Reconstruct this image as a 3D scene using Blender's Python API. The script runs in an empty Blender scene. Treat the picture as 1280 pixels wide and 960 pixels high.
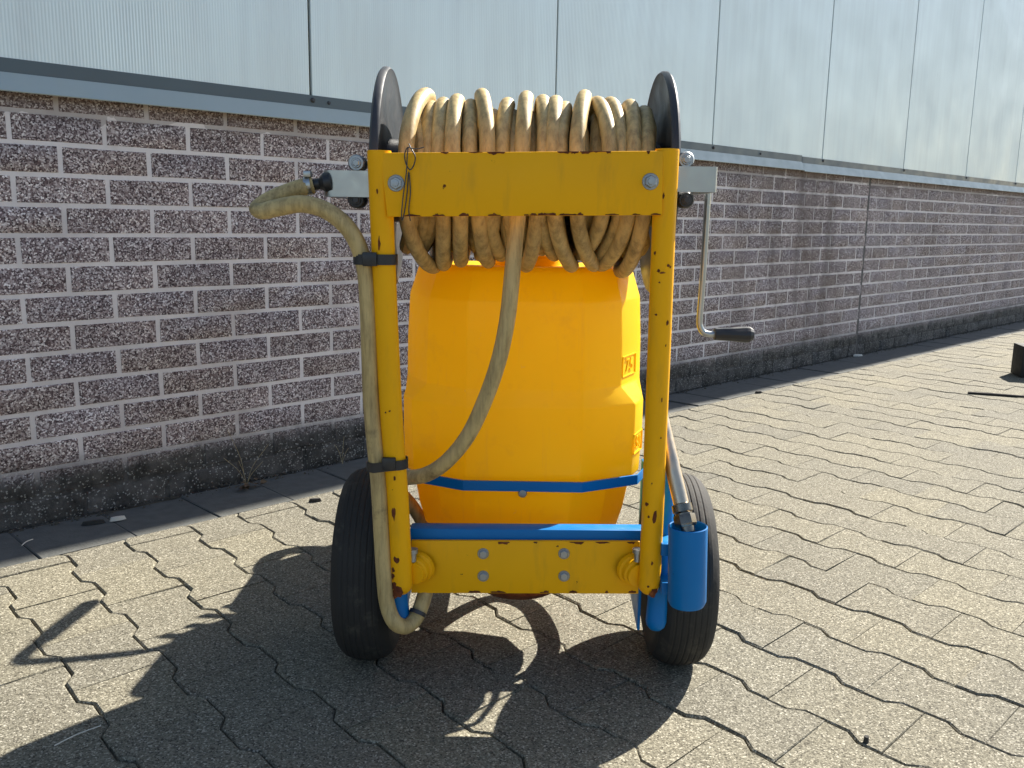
import bpy, bmesh, math, random
from mathutils import Vector, Matrix, noise
from math import sin, cos, tan, pi, radians, atan2, sqrt
random.seed(7)
SC = bpy.context.scene
COL = SC.collection

# ------------------------------------------------------------------ camera
H = 0.975                                   # eye height, metres
RIGHT = Vector((0.99985446, 0.00309361, 0.01677786))
DOWN  = Vector((0.01706068, -0.18130352, -0.98327919))
FWD   = Vector((0.0, 0.98342232, -0.18132991))
FPX = 1124.0
cam_d = bpy.data.cameras.new('camera')
cam = bpy.data.objects.new('camera', cam_d); COL.objects.link(cam)
cam_d.sensor_width = 36.0; cam_d.lens = FPX / 1280 * 36
cam_d.clip_start = 0.05; cam_d.clip_end = 500
m = Matrix.Identity(4)
for r in range(3):
    m[r][0] = RIGHT[r]; m[r][1] = -DOWN[r]; m[r][2] = -FWD[r]
m[0][3], m[1][3], m[2][3] = 0, 0, H
cam.matrix_world = m
SC.camera = cam

# ------------------------------------------------------------------ light
SUN_AZ, SUN_EL = 43.45, 38.0                 # degrees clockwise from +Y
W = bpy.data.worlds.new('World'); SC.world = W; W.use_nodes = True
wn = W.node_tree.nodes; wl = W.node_tree.links
sky = wn.new('ShaderNodeTexSky'); sky.sky_type = 'NISHITA'; sky.sun_disc = False
sky.sun_elevation = radians(SUN_EL); sky.sun_rotation = radians(SUN_AZ)
sky.air_density = 1.0; sky.dust_density = 1.0
wl.new(sky.outputs[0], wn['Background'].inputs[0])
wn['Background'].inputs[1].default_value = 0.066
sd = bpy.data.lights.new('sun', 'SUN'); sd.energy = 5.0; sd.angle = radians(0.5); sd.color = (1, 0.94, 0.84)
sun = bpy.data.objects.new('sun', sd); COL.objects.link(sun)
SDIR = Vector((sin(radians(SUN_AZ))*cos(radians(SUN_EL)), cos(radians(SUN_AZ))*cos(radians(SUN_EL)), sin(radians(SUN_EL))))
sun.rotation_euler = SDIR.to_track_quat('Z', 'Y').to_euler()
SC.view_settings.view_transform = 'Standard'
SC.view_settings.look = 'None'
SC.view_settings.exposure = 1.52
SC.view_settings.gamma = 1.0
SC.cycles.max_bounces = 10
SC.cycles.diffuse_bounces = 5

# ------------------------------------------------------------------ helpers
def ray(x, y):
    return RIGHT*((x-640)/FPX) + DOWN*((y-480)/FPX) + FWD
def P(x, y, Y):                             # the point at distance Y in front of the eye, measured in the photograph
    d = ray(x, y); return Vector((0, 0, H)) + d*(Y/d.y)
def G(x, y, z=0.0):
    d = ray(x, y); return Vector((0, 0, H)) + d*((z-H)/d.z)

def new_obj(name, me, parent=None):
    o = bpy.data.objects.new(name, me); COL.objects.link(o)
    if parent is not None:
        o.parent = parent
        o.matrix_parent_inverse = parent_world(parent).inverted()
    return o
def parent_world(p):
    mw = p.matrix_basis.copy()
    if p.parent is not None:
        mw = parent_world(p.parent) @ p.matrix_parent_inverse @ mw
    return mw
def mesh_from(name, bm, mats, smooth=True, angle=35):
    bmesh.ops.recalc_face_normals(bm, faces=bm.faces)
    me = bpy.data.meshes.new(name)
    if smooth:
        for f in bm.faces: f.smooth = True
        for e in bm.edges:
            if len(e.link_faces) == 2 and e.calc_face_angle(0) > radians(angle): e.smooth = False
    bm.to_mesh(me); bm.free()
    for mt in (mats if isinstance(mats, (list, tuple)) else [mats]): me.materials.append(mt)
    return me
def part(name, bm, mat, parent=None, smooth=True, angle=35, label=None):
    o = new_obj(name, mesh_from(name, bm, mat, smooth, angle), parent)
    if label: o['label'] = label
    return o
def thing(name, label, cat, loc=(0, 0, 0), group=None):
    o = bpy.data.objects.new(name, None); COL.objects.link(o); o.location = loc; o.empty_display_size = 0.1
    tag(o, label, cat, group); return o
def tag(o, label, cat, group=None):
    o['label'] = label; o['category'] = cat
    if group: o['group'] = group

def smooth_path(pts, n=8, closed=False):
    pts = [Vector(p) for p in pts]; out = []
    N = len(pts)
    rng = range(N if closed else N-1)
    for i in rng:
        p1 = pts[i]; p2 = pts[(i+1) % N]
        p0 = pts[i-1] if (i > 0 or closed) else p1*2-p2
        p3 = pts[(i+2) % N] if (i+2 < N or closed) else p2*2-p1
        for k in range(n):
            t = k/n
            out.append(0.5*((2*p1)+(p2-p0)*t+(2*p0-5*p1+4*p2-p3)*t*t+(3*p1-p0-3*p2+p3)*t*t*t))
    if not closed: out.append(pts[-1])
    return out
def add_tube(bm, path, r, segs=12, caps=True, rounded=False, hollow=0):
    path = [Vector(p) for p in path]
    rad = r if callable(r) else (lambda t: r)
    n = len(path); rings = []
    t0 = (path[1]-path[0]).normalized()
    up = Vector((0, 0, 1)) if abs(t0.z) < 0.9 else Vector((0, 1, 0))
    nrm = (up - t0*up.dot(t0)).normalized()
    for i, p in enumerate(path):
        t = (path[min(i+1, n-1)]-path[max(i-1, 0)]).normalized()
        nrm = (nrm - t*nrm.dot(t)).normalized(); b = t.cross(nrm)
        rr = rad(i/(n-1))
        rings.append([bm.verts.new(p + (nrm*cos(2*pi*k/segs)+b*sin(2*pi*k/segs))*rr) for k in range(segs)])
    def endcap(ring, c, d, rr):
        if rounded:
            prev = ring
            for a in (30, 60):
                rg = [bm.verts.new(c + (v.co-c)*cos(radians(a)) + d*rr*sin(radians(a))) for v in ring]
                for k in range(segs): bm.faces.new((prev[k], prev[(k+1) % segs], rg[(k+1) % segs], rg[k]))
                prev = rg
            tip = bm.verts.new(c+d*rr)
            for k in range(segs): bm.faces.new((prev[k], prev[(k+1) % segs], tip))
        else:
            bm.faces.new(ring)
    for a, b2 in zip(rings, rings[1:]):
        for k in range(segs): bm.faces.new((a[k], a[(k+1) % segs], b2[(k+1) % segs], b2[k]))
    if caps:
        (bm.faces.new(rings[0]) if rounded == 'end' else endcap(rings[0], path[0], (path[0]-path[1]).normalized(), rad(0)))
        endcap(rings[-1], path[-1], (path[-1]-path[-2]).normalized(), rad(1))
    return rings
def add_lathe(bm, c, axis, prof, segs=24, closed=False):
    """prof: list of (radius, offset along axis)"""
    c = Vector(c); axis = Vector(axis).normalized()
    up = Vector((0, 0, 1)) if abs(axis.z) < 0.9 else Vector((0, 1, 0))
    n = (up-axis*up.dot(axis)).normalized(); b = axis.cross(n)
    rings = []
    for r, h in prof:
        if r < 1e-6: rings.append([bm.verts.new(c+axis*h)])
        else: rings.append([bm.verts.new(c+axis*h+(n*cos(2*pi*k/segs)+b*sin(2*pi*k/segs))*r) for k in range(segs)])
    pr = list(zip(rings, rings[1:]))
    if closed: pr.append((rings[-1], rings[0]))
    for A, B in pr:
        for k in range(segs):
            k2 = (k+1) % segs
            if len(A) == 1 and len(B) == 1: continue
            if len(A) == 1: bm.faces.new((A[0], B[k], B[k2]))
            elif len(B) == 1: bm.faces.new((A[k], A[k2], B[0]))
            else: bm.faces.new((A[k], A[k2], B[k2], B[k]))
def add_hexa(bm, pts, bev=0.0):
    """pts: 8 points, first four the front face loop, next four the back loop in the same order"""
    v = [bm.verts.new(Vector(p)) for p in pts]
    fs = [(0, 1, 2, 3), (7, 6, 5, 4), (0, 4, 5, 1), (1, 5, 6, 2), (2, 6, 7, 3), (3, 7, 4, 0)]
    faces = [bm.faces.new([v[i] for i in f]) for f in fs]
    if bev:
        bmesh.ops.bevel(bm, geom=list({e for f in faces for e in f.edges}), offset=bev, segments=2, affect='EDGES', profile=0.5)
def add_box(bm, lo, hi, bev=0.0, rot=None, about=None):
    x0, y0, z0 = lo; x1, y1, z1 = hi
    pts = [Vector(p) for p in ((x0, y0, z0), (x1, y0, z0), (x1, y0, z1), (x0, y0, z1), (x0, y1, z0), (x1, y1, z0), (x1, y1, z1), (x0, y1, z1))]
    if rot is not None:
        a = Vector(about) if about is not None else (Vector(lo)+Vector(hi))/2
        pts = [rot @ (p-a)+a for p in pts]
    add_hexa(bm, pts, bev)
def BM(): return bmesh.new()

# ------------------------------------------------------------------ materials
class Mat:
    def __init__(s, name, rough=0.6, metal=0.0, base=(0.5, 0.5, 0.5), spec=0.5):
        s.m = bpy.data.materials.new(name); s.m.use_nodes = True
        s.n = s.m.node_tree.nodes; s.l = s.m.node_tree.links
        s.b = s.n['Principled BSDF']
        s.b.inputs['Roughness'].default_value = rough; s.b.inputs['Metallic'].default_value = metal
        s.b.inputs['Base Color'].default_value = (*base, 1)
        s.b.inputs['Specular IOR Level'].default_value = spec
        s._pos = None
    def node(s, t, **kw):
        nd = s.n.new(t)
        for k, v in kw.items(): setattr(nd, k, v)
        return nd
    def pos(s):
        if s._pos is None: s._pos = s.node('ShaderNodeNewGeometry').outputs['Position']
        return s._pos
    def map(s, scale, vec=None):
        mp = s.node('ShaderNodeMapping'); mp.inputs['Scale'].default_value = scale
        s.l.new(vec if vec is not None else s.pos(), mp.inputs[0]); return mp.outputs[0]
    def noise(s, scale, detail=4, rough=0.55, vec=None):
        nd = s.node('ShaderNodeTexNoise'); nd.inputs['Scale'].default_value = scale
        nd.inputs['Detail'].default_value = detail; nd.inputs['Roughness'].default_value = rough
        s.l.new(vec if vec is not None else s.pos(), nd.inputs['Vector']); return nd.outputs['Fac']
    def voro(s, scale, vec=None, out='Color', feature='F1'):
        nd = s.node('ShaderNodeTexVoronoi', feature=feature); nd.inputs['Scale'].default_value = scale
        s.l.new(vec if vec is not None else s.pos(), nd.inputs['Vector']); return nd.outputs[out]
    def ramp(s, fac, stops, interp='LINEAR'):
        nd = s.node('ShaderNodeValToRGB'); cr = nd.color_ramp; cr.interpolation = interp
        while len(cr.elements) < len(stops): cr.elements.new(0.5)
        for e, (p, c) in zip(cr.elements, stops):
            e.position = p; e.color = (*c, 1) if isinstance(c, tuple) else (c, c, c, 1)
        s.l.new(fac, nd.inputs[0]); return nd.outputs[0]
    def mix(s, fac, a, b, mode='MIX'):
        nd = s.node('ShaderNodeMix', data_type='RGBA', blend_type=mode)
        for sock, v in ((nd.inputs[0], fac), (nd.inputs[6], a), (nd.inputs[7], b)):
            if isinstance(v, (int, float)): sock.default_value = v
            elif isinstance(v, tuple): sock.default_value = (*v, 1)
            else: s.l.new(v, sock)
        return nd.outputs[2]
    def math(s, op, a, b=0.0, clamp=False):
        nd = s.node('ShaderNodeMath', operation=op, use_clamp=clamp)
        for sock, v in ((nd.inputs[0], a), (nd.inputs[1], b)):
            if isinstance(v, (int, float)): sock.default_value = v
            else: s.l.new(v, sock)
        return nd.outputs[0]
    def sep(s, vec=None):
        nd = s.node('ShaderNodeSeparateXYZ'); s.l.new(vec if vec is not None else s.pos(), nd.inputs[0]); return nd.outputs
    def dot(s, v):
        nd = s.node('ShaderNodeVectorMath', operation='DOT_PRODUCT'); s.l.new(s.pos(), nd.inputs[0]); nd.inputs[1].default_value = v
        return nd.outputs['Value']
    def comb(s, x, y, z=0.0):
        nd = s.node('ShaderNodeCombineXYZ')
        for sock, v in zip(nd.inputs, (x, y, z)):
            if isinstance(v, (int, float)): sock.default_value = v
            else: s.l.new(v, sock)
        return nd.outputs[0]
    def rnd(s): return s.node('ShaderNodeObjectInfo').outputs['Random']
    def color(s, c): s.l.new(c, s.b.inputs['Base Color'])
    def rough(s, c): s.l.new(c, s.b.inputs['Roughness'])
    def metal(s, c): s.l.new(c, s.b.inputs['Metallic'])
    def bump(s, h, strength=0.3, dist=0.01):
        nd = s.node('ShaderNodeBump'); nd.inputs['Strength'].default_value = strength; nd.inputs['Distance'].default_value = dist
        s.l.new(h, nd.inputs['Height']); s.l.new(nd.outputs[0], s.b.inputs['Normal'])

AZ = radians(45.39)                         # direction the wall runs
WV = Vector((sin(AZ), cos(AZ), 0)); UV = Vector((cos(AZ), -sin(AZ), 0))   # along the wall / away from the wall
def UW(u, w, z=0.0): return UV*u + WV*w + Vector((0, 0, z))
U_WALL = -2.95

def mat_brick():
    M = Mat('split_face_brick', rough=0.85, spec=0.3)
    sp = M.voro(225); nd = M.node('ShaderNodeSeparateColor'); M.l.new(sp, nd.inputs[0])
    speck = M.ramp(nd.outputs[0], [(0.0, (0.052, 0.036, 0.038)), (0.3, (0.15, 0.108, 0.108)), (0.6, (0.345, 0.285, 0.275)), (0.85, (0.56, 0.50, 0.48)), (1.0, (0.88, 0.83, 0.80))])
    var = M.noise(2.2, 3); tone = M.ramp(var, [(0.3, 0.78), (0.7, 1.12)])
    c = M.mix(1.0, speck, tone, 'MULTIPLY')
    c = M.mix(0.35, c, M.ramp(M.rnd(), [(0, (0.7, 0.62, 0.62)), (1, (1.15, 1.1, 1.1))]), 'MULTIPLY')
    c = stain(M, c)
    coat(M, c, nd.outputs[1])
    M.bump(M.noise(170, 3, 0.6), 0.55, 0.004)
    return M.m
def stain(M, c):
    """water-run stain under the flashing joint and a darker brown tone on the top course"""
    w = M.dot(WV); z = M.sep()[2]
    st = M.noise(1.0, 5, 0.6, vec=M.comb(M.math('MULTIPLY', w, 5.0), M.math('MULTIPLY', z, 0.8), 3.0))
    band = M.ramp(M.math('MULTIPLY', w, 0.1), [(0.46, 0.0), (0.50, 1.0), (0.59, 1.0), (0.63, 0.0)])
    m1 = M.math('MULTIPLY', M.math('MULTIPLY', M.ramp(st, [(0.42, 0.0), (0.6, 1.0)]), band), 0.5)
    c = M.mix(m1, c, (0.10, 0.075, 0.065))
    g = M.math('ADD', z, M.math('MULTIPLY', M.math('SUBTRACT', M.noise(3.0, 5, 0.65), 0.5), 0.25))
    c = M.mix(M.ramp(g, [(1.20, 0.0), (1.30, 0.45)]) if False else M.math('MULTIPLY', M.math('GREATER_THAN', g, 1.245), 0.38), c, (0.13, 0.095, 0.08))  # brown tone mixed in above a ragged height
    return c
def coat(M, c, speckval=None):
    """black bitumen damp-coat on the two lowest courses, worn through in specks"""
    z = M.sep()[2]
    edge = M.math('ADD', z, M.math('MULTIPLY', M.math('SUBTRACT', M.noise(6, 6, 0.7), 0.5), 0.11))
    mask = M.ramp(edge, [(0.135, 1.0), (0.21, 0.0)])
    dark = (0.022, 0.022, 0.021)
    d = M.mix(M.ramp(M.noise(16, 6, 0.7), [(0.35, 0.0), (0.7, 1.0)]), (0.032, 0.030, 0.028), (0.13, 0.12, 0.11))
    if speckval is not None:
        d = M.mix(M.ramp(speckval, [(0.90, 0.0), (0.94, 1.0)]), d, (0.30, 0.29, 0.265))
    M.color(M.mix(mask, c, d))
def mat_mortar():
    M = Mat('mortar', rough=0.95, spec=0.2)
    c = M.mix(M.noise(60, 5), (0.68, 0.62, 0.60), (0.82, 0.76, 0.74))
    c = M.mix(M.ramp(M.noise(3, 4), [(0.45, 0.0), (0.75, 0.5)]), c, (0.27, 0.22, 0.2))
    c = stain(M, c)
    nd = M.node('ShaderNodeSeparateColor'); M.l.new(M.voro(225), nd.inputs[0]); coat(M, c, nd.outputs[1])
    M.bump(M.noise(240, 3), 0.5, 0.002)
    return M.m
def mat_panel():
    M = Mat('panel_metal', rough=0.42, metal=0.25, spec=0.5)
    w = M.dot(WV); z = M.sep()[2]
    st = M.noise(1.0, 6, 0.6, vec=M.comb(M.math('MULTIPLY', w, 14.0), M.math('MULTIPLY', z, 0.9)))
    c = M.mix(M.ramp(st, [(0.4, 0.0), (0.75, 1.0)]), (0.73, 0.82, 0.815), (0.66, 0.735, 0.735))
    streak = M.noise(1.0, 5, 0.7, vec=M.comb(M.math('MULTIPLY', w, 30.0), M.math('MULTIPLY', z, 1.6), 7.0))
    c = M.mix(M.ramp(streak, [(0.67, 0.0), (0.75, 0.7)]), c, (0.36, 0.40, 0.40))
    M.color(c)
    M.rough(M.ramp(M.noise(3, 4), [(0.3, 0.36), (0.7, 0.5)]))
    wave = M.math('SINE', M.math('MULTIPLY', w, 2*pi/0.0098))
    M.bump(M.math('ADD', M.math('MULTIPLY', wave, 0.14), M.math('MULTIPLY', M.noise(1.3, 2), 3.0)), 0.25, 0.008)
    return M.m
def mat_flash():
    M = Mat('flashing_metal', rough=0.33, metal=0.3)
    M.color(M.mix(M.noise(4, 5), (0.30, 0.355, 0.345), (0.37, 0.425, 0.41)))
    M.rough(M.ramp(M.noise(20, 3), [(0.3, 0.35), (0.7, 0.55)]))
    return M.m
def mat_paver():
    M = Mat('concrete_paver', rough=0.92, spec=0.25)
    sp = M.voro(330); nd = M.node('ShaderNodeSeparateColor'); M.l.new(sp, nd.inputs[0])
    g = M.ramp(nd.outputs[0], [(0.0, (0.055, 0.050, 0.039)), (0.2, (0.126, 0.118, 0.093)), (0.6, (0.185, 0.174, 0.138)), (0.88, (0.248, 0.235, 0.19)), (1.0, (0.44, 0.42, 0.36))])
    big = M.ramp(M.noise(1.1, 5, 0.6), [(0.3, (0.90, 0.90, 0.90)), (0.7, (1.07, 1.05, 1.0))])
    c = M.mix(1.0, g, big, 'MULTIPLY')
    c = M.mix(1.0, c, M.ramp(M.rnd(), [(0, (0.91, 0.91, 0.92)), (0.5, (1.0, 0.99, 0.97)), (1, (1.08, 1.06, 1.0))]), 'MULTIPLY')
    c = M.mix(M.ramp(M.noise(7, 6, 0.7), [(0.58, 0.0), (0.78, 0.22)]), c, (0.10, 0.09, 0.075))
    pit = M.voro(75, out='Distance')
    c = M.mix(M.ramp(pit, [(0.05, 0.6), (0.13, 0.0)]), c, (0.06, 0.055, 0.045))
    M.color(c)
    M.bump(M.math('ADD', M.noise(260, 3, 0.65), M.math('MULTIPLY', nd.outputs[1], 0.5)), 0.7, 0.003)
    return M.m
def mat_sand():
    M = Mat('joint_sand', rough=1.0, spec=0.1)
    M.color(M.mix(M.ramp(M.noise(6, 5), [(0.4, 0.0), (0.65, 1.0)]), (0.06, 0.053, 0.04), (0.18, 0.16, 0.12)))
    M.bump(M.noise(300, 3), 0.6, 0.003)
    return M.m
def mat_yellow():
    M = Mat('chipped_yellow_paint', rough=0.46, spec=0.16)
    c = M.mix(M.noise(7, 5, 0.6), (0.82, 0.39, 0.003), (0.92, 0.46, 0.005))
    c = M.mix(M.ramp(M.noise(1, 5, 0.6, vec=M.map((26, 26, 5))), [(0.55, 0.0), (0.8, 0.45)]), c, (0.42, 0.22, 0.03))
    z = M.sep()[2]
    low = M.ramp(z, [(0.22, 0.055), (0.42, 0.0)])
    ch = M.math('ADD', M.noise(38, 5, 0.62), low)
    cl = M.math('ADD', ch, M.math('MULTIPLY', M.math('SUBTRACT', M.noise(6, 2), 0.5), 0.25))
    mask = M.ramp(cl, [(0.725, 0.0), (0.74, 1.0)])
    rust = M.mix(M.noise(90, 3), (0.055, 0.018, 0.012), (0.16, 0.05, 0.02))
    M.color(M.mix(mask, c, rust))
    M.rough(M.mix(mask, M.ramp(M.noise(30, 4), [(0.3, 0.33), (0.7, 0.5)]), 0.9 if False else (0.9, 0.9, 0.9)))
    M.bump(M.math('SUBTRACT', M.math('MULTIPLY', M.noise(55, 3), 0.15), mask), 0.35, 0.0015)
    return M.m
def mat_rust():
    M = Mat('rust', rough=0.9, spec=0.2)
    M.color(M.ramp(M.noise(60, 5), [(0.3, (0.07, 0.02, 0.012)), (0.6, (0.17, 0.05, 0.018)), (0.8, (0.36, 0.15, 0.03))])); M.bump(M.noise(120, 3), 0.4, 0.002)
    return M.m
def mat_blue():
    M = Mat('blue_paint', rough=0.4, spec=0.2)
    c = M.mix(M.noise(9, 5), (0.003, 0.135, 0.39), (0.004, 0.165, 0.46))
    mask = M.ramp(M.noise(75, 5, 0.6), [(0.735, 0.0), (0.75, 1.0)])
    M.color(M.mix(mask, c, (0.03, 0.025, 0.022)))
    M.rough(M.ramp(M.noise(30, 4), [(0.3, 0.3), (0.7, 0.48)]))
    M.bump(M.noise(80, 3), 0.06, 0.002)
    return M.m
def mat_tank():
    M = Mat('yellow_polyethylene', rough=0.42, spec=0.25)
    c = M.mix(M.noise(5, 4), (0.92, 0.60, 0.004), (0.97, 0.67, 0.006))
    c = M.mix(M.ramp(M.noise(11, 6, 0.7), [(0.56, 0.0), (0.85, 0.4)]), c, (0.62, 0.36, 0.06))
    c = M.mix(M.ramp(M.noise(1, 6, 0.7, vec=M.map((30, 30, 2.5))), [(0.58, 0.0), (0.85, 0.4)]), c, (0.66, 0.42, 0.10))
    c = M.mix(M.ramp(M.noise(46, 5, 0.75), [(0.66, 0.0), (0.76, 0.5)]), c, (0.72, 0.52, 0.22))
    M.color(c)
    M.rough(M.ramp(M.noise(40, 4), [(0.3, 0.32), (0.7, 0.5)]))
    M.bump(M.noise(9, 2), 0.06, 0.01)
    tr = M.node('ShaderNodeBsdfTranslucent'); M.l.new(c, tr.inputs[0])
    mx = M.node('ShaderNodeMixShader'); mx.inputs[0].default_value = 0.32
    out = M.n['Material Output']
    M.l.new(M.b.outputs[0], mx.inputs[1]); M.l.new(tr.outputs[0], mx.inputs[2]); M.l.new(mx.outputs[0], out.inputs[0])
    return M.m
def mat_hose():
    M = Mat('grimy_hose', rough=0.5, spec=0.4)
    c = M.mix(M.noise(12, 5, 0.6), (0.42, 0.30, 0.115), (0.64, 0.495, 0.235))
    grime = M.ramp(M.noise(1, 6, 0.72, vec=M.map((70, 70, 9))), [(0.42, 0.0), (0.68, 0.7)])
    c = M.mix(grime, c, (0.16, 0.11, 0.045))
    c = M.mix(M.ramp(M.noise(8, 6, 0.75), [(0.56, 0.0), (0.7, 0.75)]), c, (0.08, 0.06, 0.03))
    M.color(c)
    M.bump(M.noise(120, 4, 0.6), 0.15, 0.002)
    return M.m
def mat_plain(name, base, rough, metal=0.0, var=0.2, scale=25, bump=0.1):
    M = Mat(name, rough=rough, metal=metal)
    M.color(M.mix(M.noise(scale, 5, 0.6), tuple(v*(1-var) for v in base), tuple(min(1, v*(1+var)) for v in base)))
    M.rough(M.ramp(M.noise(scale*2, 3), [(0.3, max(0.05, rough-0.1)), (0.7, min(1, rough+0.1))]))
    if bump: M.bump(M.noise(scale*4, 3), bump, 0.002)
    return M.m
def mat_tyre():
    M = Mat('tyre_rubber', rough=0.8, spec=0.3)
    c = M.mix(M.noise(9, 5), (0.016, 0.016, 0.016), (0.038, 0.036, 0.033))
    c = M.mix(M.ramp(M.noise(22, 6, 0.7), [(0.54, 0.0), (0.76, 0.6)]), c, (0.10, 0.09, 0.072))
    M.color(c); M.bump(M.noise(150, 3), 0.3, 0.002)
    return M.m
BRICK, MORTAR, PANEL, FLASH, PAVER, SAND = mat_brick(), mat_mortar(), mat_panel(), mat_flash(), mat_paver(), mat_sand()
YEL, RUST, BLUE, TANK, HOSE, TYRE = mat_yellow(), mat_rust(), mat_blue(), mat_tank(), mat_hose(), mat_tyre()
ZINC = mat_plain('zinc_plate', (0.42, 0.43, 0.42), 0.36, 1.0, 0.15, 18)
STEEL = mat_plain('bright_steel', (0.60, 0.49, 0.36), 0.36, 0.9, 0.15, 30)
BOLT = mat_plain('galvanised_bolt', (0.34, 0.37, 0.40), 0.42, 0.9, 0.2, 60)
BLACK = mat_plain('black_plastic', (0.016, 0.017, 0.02), 0.42, 0, 0.3, 25)
DISC = mat_plain('worn_black_disc', (0.028, 0.03, 0.034), 0.4, 0, 0.45, 9, 0.2)
DARKM = mat_plain('dark_metal', (0.06, 0.06, 0.065), 0.5, 0.6, 0.3, 20)
FITTING = mat_plain('dark_brass_fitting', (0.22, 0.19, 0.15), 0.3, 1.0, 0.35, 40)
RAIL = mat_plain('dark_rail', (0.085, 0.11, 0.125), 0.4, 0.2, 0.15, 6)  # darker tone than the drip flashing below it
SEAL = mat_plain('joint_sealant', (0.10, 0.092, 0.088), 0.8, 0, 0.2, 10)
ROOFM = mat_plain('roof_sheet', (0.35, 0.36, 0.36), 0.6, 0, 0.1, 3)
WOODY = mat_plain('dry_stalk', (0.33, 0.26, 0.15), 0.9, 0, 0.3, 40)
LEAFY = mat_plain('dead_leaf', (0.10, 0.065, 0.035), 0.9, 0, 0.4, 40)
PALE = mat_plain('pale_litter', (0.62, 0.58, 0.5), 0.8, 0, 0.15, 40)
CHIP = mat_plain('dark_chip', (0.03, 0.028, 0.025), 0.9, 0, 0.3, 60)
DIRT = mat_plain('wall_foot_dirt', (0.07, 0.06, 0.045), 1.0, 0, 0.5, 12, 0.8)
EDGE = mat_plain('shade_darkened_slab', (0.095, 0.098, 0.092), 0.95, 0, 0.45, 30, 0.6)  # slabs' own grey, darkened in the colour to deepen the wall's shadow
KERB = mat_plain('black_rubber_block', (0.018, 0.019, 0.017), 0.75, 0, 0.3, 20)

# ------------------------------------------------------------------ ground
bm = BM()
bmesh.ops.create_grid(bm, x_segments=2, y_segments=2, size=90)
ground = part('ground', bm, SAND, None, False); ground['kind'] = 'structure'
ground.location = (0, 0, 0)
PZ = 0.010                                   # stones stand proud of the sand
PERIOD, ROWW, SHEAR = 0.2465, 0.182, -0.065
def stone_outline(u0, u1, gap, cg=0.0003):
    """double-T stone; u, w relative to its centre; wide ends, waist in the middle"""
    hw = ROWW/2; a = 0.0115
    def off(u):                              # +a at the ends, -a in the waist
        d = abs(u); s0, s1 = 0.046, 0.077
        if d <= s0: return -a
        if d >= s1: return a
        return -a + 2*a*(d-s0)/(s1-s0)
    us = sorted({u0+cg, u1-cg, -0.077, -0.046, 0.046, 0.077})
    us = [u for u in us if u0+cg-1e-6 <= u <= u1-cg+1e-6]
    lo = [(u, -hw-off(u)+gap+SHEAR*u) for u in us]
    hi = [(u, hw+off(u)-gap+SHEAR*u) for u in us]
    return lo + hi[::-1]
def stone_mesh_into(bm, outl, place, dz=0.0, tilt=(0, 0), jit=0.0):
    umin = min(p[0] for p in outl); umax = max(p[0] for p in outl)
    def ring(inset, z):
        r = []
        n = len(outl)
        for i, p in enumerate(outl):
            a = Vector(outl[i-1]); b = Vector(p); c = Vector(outl[(i+1) % n])
            n1 = Vector((-(b-a).y, (b-a).x)).normalized(); n2 = Vector((-(c-b).y, (c-b).x)).normalized()
            nn = n1+n2; nn = nn/max(0.3, nn.dot(n1))
            sh = nn*inset
            if min(abs(b.x-umin), abs(b.x-umax)) < 1e-6: sh.x *= 0.22
            q = b+sh
            zz = z+dz+tilt[0]*q.x+tilt[1]*q.y
            r.append(bm.verts.new(place(q.x+random.uniform(-jit, jit), q.y+random.uniform(-jit, jit), zz)))
        return r
    A = ring(-0.0006, -0.004); B = ring(0.0008, PZ-0.003); C = ring(0.0042, PZ)
    for R1, R2 in ((A, B), (B, C)):
        for k in range(len(outl)): bm.faces.new((R1[k], R1[(k+1) % len(outl)], R2[(k+1) % len(outl)], R2[k]))
    bm.faces.new(C)
place_uw_local = lambda u, w, z: UV*u + WV*w + Vector((0, 0, z))
variants = []
for v in range(6):
    bm = BM(); stone_mesh_into(bm, stone_outline(-PERIOD/2, PERIOD/2, 0.0013), place_uw_local, jit=0.0010)
    variants.append(mesh_from('paving_stone', bm, PAVER, False))
U_EDGE = -2.63
cells = []
for j in range(-16, 78):                     # row j lies between joint j-1 and joint j
    wc0 = 1.770 + ROWW*(j-0.5) + 0.052       # at u = 0 once the shear is added
    ph = -0.838 + (PERIOD/2 if j % 2 else 0) + PERIOD/2
    n0 = math.ceil((U_EDGE-ph)/PERIOD); n1 = int((3.1-ph)/PERIOD)
    for n in range(n0-1, n1+1):
        uc = ph+n*PERIOD
        if uc+PERIOD/2 < U_EDGE+0.03: continue
        w = wc0 - 0.052 + SHEAR*(uc+0.8)
        half = uc-PERIOD/2 < U_EDGE-0.03
        cells.append((uc, w, half))
def in_view(p, mx=60):
    d = p-Vector((0, 0, H)); zc = d.dot(FWD)
    if zc < 0.2: return None
    x = 640+FPX*d.dot(RIGHT)/zc; y = 480+FPX*d.dot(DOWN)/zc
    return (zc if -mx < x < 1280+mx and -mx < y < 960+mx else None)
scored = []
for c in cells:
    zc = in_view(UW(c[0], c[1])); scored.append((zc if zc else 1e6, c))
scored.sort(key=lambda t: t[0])
near = [c for s, c in scored[:300] if s < 1e5 and not c[2]]
nearset = set(near)
for uc, w, half in near:
    o = bpy.data.objects.new('paving_stone', random.choice(variants)); COL.objects.link(o); o.parent = ground
    o.location = UW(uc, w, random.uniform(-0.0016, 0.0016))
    o.rotation_euler = (random.gauss(0, 0.006), random.gauss(0, 0.006), random.gauss(0, 0.004))
bm = BM()
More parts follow.
